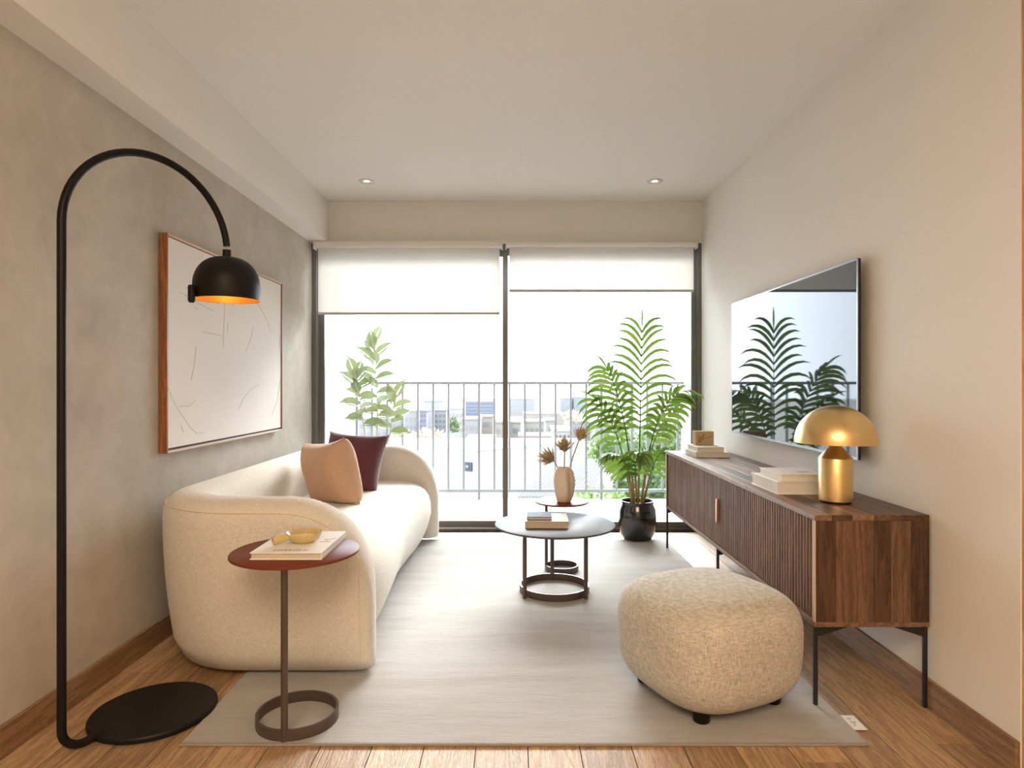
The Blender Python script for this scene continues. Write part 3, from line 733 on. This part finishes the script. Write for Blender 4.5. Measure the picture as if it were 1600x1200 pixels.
# table lamp
c = (1.202, 2.377, .65); t = thing('table_lamp', 'satin brass mushroom table lamp with dome shade on the sideboard', 'table lamp', c)
MB().lathe([(.050,0),(.053,.001),(.053,.008),(.050,.009)], c, 48).build('foot', M['black'], t, smooth=True)
MB().lathe([(.056,.008),(.0585,.010),(.0585,.164),(.0575,.166)], c, 64).build('stem', M['brass'], t, smooth=True, angle=50)
MB().lathe([(.0575,.166),(.056,.169),(.011,.219),(.008,.222),(.008,.30)], c, 64, True, True).build('cone', M['brass'], t, smooth=True, angle=30)
r = .1425
prof = [(r*math.cos(R(a)) if a < 90 else .0005, .222+.139*math.sin(R(a))) for a in range(0, 91, 5)]
pin = [((r-.003)*math.cos(R(a)) if a < 90 else .0005, .222+.136*math.sin(R(a))) for a in range(0, 91, 5)]
MB().lathe(pin[::-1]+prof, c, 72, False, False).build('shade', M['brass'], t, smooth=True, angle=60)

# ================================================================== palm
def leaflet(p, d, side, up, L, w, droop, mtl, par, rr):
    # blade strip with a shallow fold
    n = 6; rows = []
    pos = Vector(p); dr = (d).normalized()
    for k in range(n+1):
        u = k/n; ww = w*(math.sin(math.pi*min(1,(u*.92+.08)))**.7)*(1-.15*u)
        if k == n: ww = .0004
        sd = dr.cross(up).normalized() if dr.cross(up).length > .05 else side
        nn = sd.cross(dr).normalized()
        rows.append([pos-sd*ww+nn*ww*.35, pos, pos+sd*ww+nn*ww*.35])
        dr = (dr+Vector((0,0,-1))*droop*(.35+u)/n*1.6).normalized(); pos = pos+dr*(L/n)
    mb = MB(); mb.grid(rows); return mb.build('leaflet', mtl, par, smooth=True, angle=80)
def bez(p, n):
    p = [Vector(q) for q in p]
    out = []
    for i in range(n+1):
        u = i/n; a = [q.copy() for q in p]
        while len(a) > 1: a = [a[k].lerp(a[k+1], u) for k in range(len(a)-1)]
        out.append(a[0])
    return out
def palm():
    c = Vector((.875, 4.475, RUG)); t = thing('potted_palm', 'tall green kentia palm in a black glazed pot by the window', 'plant', c)
    MB().lathe([(.088,0),(.100,.004),(.118,.04),(.130,.10),(.132,.16),(.126,.215),(.114,.240),(.112,.252),(.117,.262),(.116,.268),(.108,.268),(.103,.255),(.106,.235),(.110,.22)], c, 64, True, False).build('pot', M['pot'], t, smooth=True, angle=50)
    MB().lathe([(.0,.232),(.06,.236),(.1085,.230)], c, 32, False, False).build('soil', M['soil'], t, smooth=True)
    rr = random.Random(11)
    # base offset, control pixels (photo) with depth, leaf start, leaflets per side, leaflet length, droop
    F = [  # one entry per frond
     ((.005,.0),  [(1000,700,4.47),(1001,600,4.46),(1003,512,4.45)], .52, 14, .25, 1.25),
     ((-.02,-.02),[(982,690,4.42),(972,620,4.36),(948,575,4.28)],  .54, 12, .23, 1.35),
     ((-.03,.01), [(975,720,4.44),(968,660,4.40),(928,622,4.36)],  .58, 9, .20, 1.5),
     ((.025,-.01),[(1013,700,4.42),(1030,600,4.38),(1078,612,4.36)], .50, 14, .19, 1.35),
     ((.03,.02),  [(1012,720,4.50),(1022,660,4.52),(1058,640,4.56)], .62, 6, .15, 1.4),
     ((-.035,-.03),[(984,740,4.40),(978,700,4.33),(950,712,4.28)], .42, 11, .17, 1.5),
     ((.0,-.035), [(990,740,4.38),(994,690,4.30),(1002,715,4.24)], .42, 10, .15, 1.6),
     ((.035,-.01),[(1018,735,4.46),(1026,690,4.45),(1048,712,4.42)], .42, 10, .14, 1.5)]
    for off, cp, st, nl, LL, dp in F:
        b = c+Vector((off[0], off[1], .236)); pts = bez([b, b.lerp(P(*cp[0]), .6)]+[P(*q) for q in cp], 26)
        rad = [.0075*(1-.8*i/26) for i in range(27)]
        fr = MB().tube(pts[8:], rad[8:], 8).build('frond', M['frond'], t, smooth=True)
        MB().tube(pts[:10], [r*1.25 for r in rad[:10]], 10).build('frond_stalk', M['stem'], fr, smooth=True)
        tot = len(pts)-1
        for k in range(nl):
            u = st+(1-st)*(k+.3)/nl; f = u*tot; i = min(int(f), tot-1); p = pts[i].lerp(pts[i+1], f-i); tg = (pts[i+1]-pts[i]).normalized()
            s = (k+.3)/nl
            up = Vector((0,0,1)); sd = tg.cross(Vector((0,-1,0)))
            if sd.length < .2: sd = Vector((1,0,0))
            sd = Vector((1,0,0)) if abs(tg.z) > .55 else tg.cross(Vector((0,0,1))).normalized()
            sd = (sd - tg*sd.dot(tg)).normalized()
            L = LL*(.62+.5*math.sin(math.pi*min(1,.12+s*.82)))*(.92+.16*rr.random())
            for sg in (-1, 1):
                inner = (p.x-c.x)*(sd.x*sg) < 0 and abs(p.x-c.x) > .035
                d = (sd*sg*(1.0-.45*s)+tg*(.55+.75*s)+Vector((0,-.15+.3*rr.random(),.10+.05*rr.random()))).normalized()
                leaflet(p, d, sd, Vector((0,0,1)) if abs(tg.z) < .55 else Vector((0,-1,0)), L*(.55 if inner else 1.0), (.0125+.0025*rr.random()), dp*(.8+.4*rr.random()), M['frond'], fr, rr)
        leaflet(pts[-1], (pts[-1]-pts[-2]), Vector((1,0,0)), Vector((0,-1,0)), LL*.6, .008, dp*.5, M['frond'], fr, rr)
palm()

# ================================================================== balcony
BY = 6.13
bf = struct('floor_balcony', MB().box(LW-.05, 1.70, WIN+.11, BY, -.20, -.012), M['grout'], 'pale tiled balcony floor beyond the window')
tm = MB().box(-.2985, .2985, -.2985, .2985, -.013, 0).mesh('tile'); tm.materials.append(M['tile'])
for i in range(5):
    for j in range(2): inst('tile', tm, (-1.19+.6*i+.0, WIN+.415+.6*j, 0), bf)
struct('wall_balcony_left', MB().box(LW-.25, LW, WIN+.11, BY, -.2, 3.2), M['ext'], 'white side wall of the balcony behind the rubber plant')
struct('wall_balcony_right', MB().box(1.62, 1.85, WIN+.11, BY, -.2, 3.2), M['ext'], 'white side wall of the balcony behind the palm')
struct('wall_facade', MB().box(RW, 1.62, WIN+.10, WIN+.2, -.2, 3.2), M['ext'], 'white outer wall edge beside the window')
rl = thing('balcony_railing', 'grey metal balcony railing with upright bars', 'railing', (.07, 6.055, 0))
ry = 6.055
MB().box(LW, 1.62, ry-.018, ry+.018, 1.086, 1.112).build('top_rail', M['rail'], rl, bevel=.002)
MB().box(LW, 1.62, ry-.014, ry+.014, .068, .095).build('bottom_rail', M['rail'], rl, bevel=.002)
bm_ = MB().box(-.0098,.0098,-.0085,.0085,.095,1.086).mesh('baluster'); bm_.materials.append(M['rail'])
pm_ = MB().box(-.0115,.0115,-.010,.010,.0,1.086).box(-.03,.03,-.03,.03,0,.006).mesh('post'); pm_.materials.append(M['rail'])
for k in range(-3, 19):
    x = -1.0345+.1446*k
    if x > 1.6: break
    if k in (-3, 5, 13): inst('post', pm_, (x, ry, 0), rl)
    else: inst('baluster', bm_, (x, ry, 0), rl)

# rubber plant on the balcony
def ficus():
    c = Vector((-1.17, 5.42, 0)); t = thing('potted_rubber_plant', 'pale broad-leaved rubber plant standing on the balcony behind the sofa', 'plant', c)
    MB().lathe([(.12,0),(.13,.005),(.17,.30),(.175,.34),(.165,.34),(.155,.30)], c, 40, True, False).build('planter', M['clay'], t, smooth=True, angle=50)
    MB().lathe([(0,.30),(.156,.302)], c, 24, False, False).build('soil', M['soil'], t)
    rr = random.Random(5)
    def leaf(p, d, L, w, droop, up):
        n = 6; rows = []; pos = Vector(p); dr = d.normalized()
        for k in range(n+1):
            u = k/n; ww = w*(math.sin(math.pi*(u*.93+.05))**.75) if k < n else .001
            sd = dr.cross(up); sd = sd.normalized() if sd.length > .05 else Vector((1,0,0)); nn = sd.cross(dr).normalized()
            rows.append([pos-sd*ww+nn*ww*.3, pos-sd*ww*.5+nn*ww*.08, pos, pos+sd*ww*.5+nn*ww*.08, pos+sd*ww+nn*ww*.3])
            dr = (dr+Vector((0,0,-1))*droop*u/n*2).normalized(); pos += dr*(L/n)
        mb = MB(); mb.grid(rows); mb.build('leaf', M['ficus'], t, smooth=True, angle=80)
    D = 5.42
    stems = [([(588,720,D),(593,650,D),(590,590,D),(582,535,D)], 17), ([(575,720,D-.05),(568,660,D-.08),(560,610,D-.1),(555,585,D-.1)], 13), ([(606,720,D+.05),(612,670,D+.06),(614,640,D+.08),(616,622,D+.08)], 9)]
    for cp, nl in stems:
        pts = bez([c+Vector((0,0,.30))]+[P(*q) for q in cp], 20)
        MB().tube(pts, [.008-.005*i/20 for i in range(21)], 8).build('stem', M['ficstem'], t, smooth=True)
        for k in range(nl):
            u = .50+.49*k/(nl-1); f = u*20; i = min(int(f), 19); p = pts[i].lerp(pts[i+1], f-i)
            a = k*2.4+rr.random()*.5; el = .25+.95*((k/nl)**2.2)
            d = Vector((math.cos(a)*math.cos(el), math.sin(a)*.55*math.cos(el), math.sin(el)))
            upv = Vector((0,-.75,.65))
            leaf(p, d, .15+.035*rr.random(), .042+.008*rr.random(), .55*(1-k/nl)+.1, upv)
ficus()

# ================================================================== the city
GZ = -20.0
gm = plain('city_ground', (.22,.21,.195), .95, noise=.15, nscale=.05)
struct('ground', MB().box(-500, 500, 8, 900, GZ-1, GZ), gm, 'pale ground of the hazy city far below')
CW = {}
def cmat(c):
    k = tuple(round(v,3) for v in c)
    if k not in CW: CW[k] = plain('facade_paint_haze', tuple(v*.22 for v in c), .9, noise=.03, nscale=.3)  # for far blocks, distance haze is mixed into the pale colour
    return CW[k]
unit = {}
def wmesh(c):
    k = tuple(c)
    if k not in unit:
        me = MB().box(-.5,.5,-.5,.5,-.5,.5).mesh('window'); me.materials.append(plain('far_window', tuple(v*.22 for v in c), .4)); unit[k] = me
    return unit[k]
def building(x0, x1, yt, d, c, label, wins=None, wc=(.35,.37,.42), dep=8, roof=None, bands=None, bc=(.25,.36,.58)):
    a = P(x0, yt, d); b = P(x1, yt, d)
    t = thing('building', label, 'building', ((a.x+b.x)/2, d+dep/2, GZ))
    MB().box(a.x, b.x, d, d+dep, GZ, a.z).build('walls', cmat(c), t)
    rc = roof or tuple(min(.9,v*1.05) for v in c)
    MB().box(a.x-.2, b.x+.2, d-.2, d+dep+.2, a.z, a.z+.35).build('roof', cmat(rc), t)
    W = b.x-a.x
    if bands:
        for k in range(bands[0]):
            z = a.z-bands[1]*(k+.6)
            inst('window', wmesh(bc), ((a.x+b.x)/2, d, z), t, scale=(W*.96, .3, bands[1]*.62))
    if wins:
        nx, ny, top, ph = wins
        for i in range(nx):
            for j in range(ny):
                inst('window', wmesh(wc), (a.x+W*(i+.5)/nx, d, a.z-top-ph*(j+.5)), t, scale=(W/nx*.5, .2, ph*.45))
building(727, 771, 628, 260, (.72,.72,.74), 'office block with blue glass bands across its front', None, bands=(4, 1.35), dep=20)
building(661, 691, 627, 235, (.84,.83,.82), 'white high-rise rising left of the blue office', (3,4,1.5,3.2), (.70,.70,.72))
building(632, 651, 643, 170, (.80,.79,.78), 'white apartment block at the left edge of the view', (3,3,1,2.1), (.55,.56,.60))
building(656, 666, 643, 165, (.50,.50,.62), 'narrow violet-grey apartment tower', (2,4,.4,1.35), (.24,.25,.34), 8)
building(679, 697, 642, 175, (.66,.66,.69), 'grey apartment block with small dark windows', (3,3,.6,1.5), (.30,.31,.36), 10)
building(699, 724, 639, 225, (.84,.83,.80), 'cream apartment block between the grey and blue buildings', (4,3,1,2.6), (.62,.60,.58))
building(722, 750, 656, 150, (.74,.72,.72), 'low pale pink-grey block below the blue office', (3,2,.8,2.0), (.60,.58,.58))
building(750, 770, 652, 161, (.78,.70,.60), 'beige house with a grey shuttered front', (1,1,.6,2.4), (.52,.48,.45))
building(773, 794, 661, 140, (.74,.67,.58), 'tan house directly behind the window mullion', (2,1,.6,2.2), (.45,.43,.44))
building(729, 771, 689, 95, (.34,.31,.42), 'long low violet-walled building in front of the houses', (6,1,.1,.7), (.55,.53,.60), 8, (.80,.78,.76))
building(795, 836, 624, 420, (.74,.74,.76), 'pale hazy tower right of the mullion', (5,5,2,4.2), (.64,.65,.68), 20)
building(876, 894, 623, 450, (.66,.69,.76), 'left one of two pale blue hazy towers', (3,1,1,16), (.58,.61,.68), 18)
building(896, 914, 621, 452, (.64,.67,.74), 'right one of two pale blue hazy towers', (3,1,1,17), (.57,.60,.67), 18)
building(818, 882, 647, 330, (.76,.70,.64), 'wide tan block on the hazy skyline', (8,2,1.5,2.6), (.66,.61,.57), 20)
building(797, 814, 661, 145, (.78,.75,.70), 'cream house with one large grey window', (1,1,.6,2.3), (.42,.42,.45))
building(820, 850, 660, 150, (.82,.78,.70), 'cream house with small windows below the tan block', (4,1,.8,2.2), (.50,.48,.46))
building(853, 868, 658, 138, (.80,.76,.70), 'slim cream house beside the leafless tree', (1,2,.6,2), (.5,.48,.46))
building(866, 892, 674, 95, (.80,.72,.68), 'pinkish house with dark windows behind the dried flowers', (4,2,.3,.95), (.16,.13,.15), 8)
building(812, 866, 684, 110, (.74,.56,.50), 'low house with a long terracotta roof', None, roof=(.70,.50,.44))
building(892, 930, 660, 130, (.80,.80,.80), 'white stepped house behind the palm', (4,2,.6,1.8), (.56,.57,.60))
building(930, 985, 664, 120, (.82,.81,.79), 'white house half hidden by the palm fronds', (5,2,.6,1.7), (.55,.56,.58))
building(985, 1065, 668, 108, (.80,.78,.76), 'pale house at the right edge of the view', (6,2,.6,1.6), (.55,.55,.57))
building(560, 631, 655, 180, (.82,.81,.79), 'white house behind the rubber plant', (6,2,.8,2.2), (.58,.58,.60))
# near neighbours
def near_house():
    t = thing('neighbour_building', 'white flat-roofed neighbouring building with one small window', 'building', (-1.5, 26, GZ))
    A, B, C = P(560,700,24.0), P(748,707,21.5), P(905,700,25); zt = P(748,707,21.5).z
    pts = [(A.x,A.y),(B.x,B.y),(C.x,C.y),(C.x+.5,C.y+1.5),(A.x,A.y+2.5)]
    MB().prism(pts, GZ, zt).build('walls', cmat((.95,.96,.99)), t)
    MB().prism([(p[0]*1.0,p[1]) for p in pts], zt, zt+.06).build('roof', cmat((.72,.66,.58)), t)
    dr = (Vector((B.x,B.y,0))-Vector((A.x,A.y,0))).normalized(); q = P(733,729,21.72)
    n = Vector((-dr.y, dr.x, 0)); ang = math.atan2(dr.y, dr.x)
    f = MB().obox((q.x,q.y), ang, .16, .10, q.z-.15, q.z+.15).build('window', cmat((.12,.13,.15)), t)
    MB().obox((q.x-.02,q.y-.03), ang, .05, .10, q.z-.03, q.z+.06).build('pane', cmat((.55,.58,.62)), f)
near_house()
def ribbed_roof():
    a, b, cc, d = P(808,778,12), P(925,778,12), P(960,690,19), P(893,690,19)
    t = thing('ribbed_roof', 'white corrugated metal roof sloping below the balcony', 'roof', (1.2, 15, GZ))
    th = Vector((0,0,.06))
    MB().add([a,b,cc,d,a-th,b-th,cc-th,d-th], [(0,1,2,3),(7,6,5,4),(0,4,5,1),(1,5,6,2),(2,6,7,3),(3,7,4,0)]).build('sheet', cmat((.95,.95,.96)), t)
    mb = MB(); n = 26
    for i in range(n):
        u = (i+.5)/n; p = a.lerp(b,u)+th*.2; q = d.lerp(cc,u)+th*.2
        mb.tube([p,q], .022, 5)
    o = mb.build('ribs', cmat((.30,.30,.32)), t); o['kind'] = 'stuff'
    MB().prism([(a.x,a.y),(b.x,b.y),(cc.x,cc.y),(d.x,d.y)], GZ, min(a.z,cc.z)-.5).build('walls', cmat((.78,.78,.78)), t)
ribbed_roof()
g1 = leafmat('hedge_leaf', (.06,.10,.02), (.17,.21,.055), .3, .5)
g2 = leafmat('hedge_leaf_bright', (.12,.19,.03), (.12,.19,.03), .3, .5)
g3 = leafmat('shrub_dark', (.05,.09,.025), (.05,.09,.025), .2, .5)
g4 = leafmat('tree_brown', (.33,.27,.20), (.33,.27,.20), .2, .7)
def shrub(name, label, c, rx, ry_, rz, n, ls, m, cat='shrub', trunk=True, par_ground=GZ, seed=1, core=None):
    rr = random.Random(seed); c = Vector(c)
    t = thing(name, label, cat, (c.x, c.y, c.z-rz))
    if core:
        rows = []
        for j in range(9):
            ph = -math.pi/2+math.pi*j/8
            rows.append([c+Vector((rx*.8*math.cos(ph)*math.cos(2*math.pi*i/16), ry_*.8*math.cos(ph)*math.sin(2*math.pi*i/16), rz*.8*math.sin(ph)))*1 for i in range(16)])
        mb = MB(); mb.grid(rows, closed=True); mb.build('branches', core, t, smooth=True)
    mb = MB()
    for i in range(n):
        while True:
            v = Vector((rr.uniform(-1,1), rr.uniform(-1,1), rr.uniform(-1,1)))
            if .45 < v.length < 1: break
        p = c+Vector((v.x*rx, v.y*ry_, v.z*rz)); d = Vector((rr.gauss(0,1), rr.gauss(0,1), rr.gauss(0,1)+.3)).normalized(); s = d.orthogonal().normalized()
        l = ls*(.6+.8*rr.random()); w = l*.32
        mb.add([p, p+d*l*.5+s*w, p+d*l, p+d*l*.5-s*w], [(0,1,2),(0,2,3)])
    o = mb.build('foliage', m, t); o['kind'] = 'stuff'
    if trunk: MB().tube([(c.x,c.y,par_ground),(c.x,c.y,c.z)], max(.03,rx*.06), 8).build('trunk', M['ficstem'], t)
k = dict(trunk=True)
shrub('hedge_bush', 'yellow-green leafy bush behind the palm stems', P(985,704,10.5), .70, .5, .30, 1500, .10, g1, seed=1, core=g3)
shrub('hedge_bush', 'dark leafy bush low at the right behind the palm', P(1012,750,9.3), .52, .45, .42, 1500, .09, g3, seed=2)
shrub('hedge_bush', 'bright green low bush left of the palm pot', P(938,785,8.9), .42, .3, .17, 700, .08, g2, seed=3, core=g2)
shrub('hedge_bush', 'leafy bush touching the right balcony wall', P(1062,688,9.9), .22, .3, .34, 500, .08, g1, seed=4)
shrub('street_tree', 'brownish tree crown left among the white blocks', P(668,688,100), 3.2, 2.5, 1.5, 500, .7, g4, 'tree', seed=5)
shrub('street_tree', 'brownish tree crown in front of the left apartment block', P(628,686,112), 2.6, 2.5, 1.4, 400, .7, g4, 'tree', seed=6)
shrub('street_tree', 'small grey-green tree beside the pink-grey block', P(709,665,140), 1.1, 1.2, 1.6, 260, .6, g3, 'tree', seed=7)
shrub('street_tree', 'sparse dark tree standing before the blue towers', P(893,651,125), 1.9, 1.5, 1.2, 320, .5, g4, 'tree', seed=8)
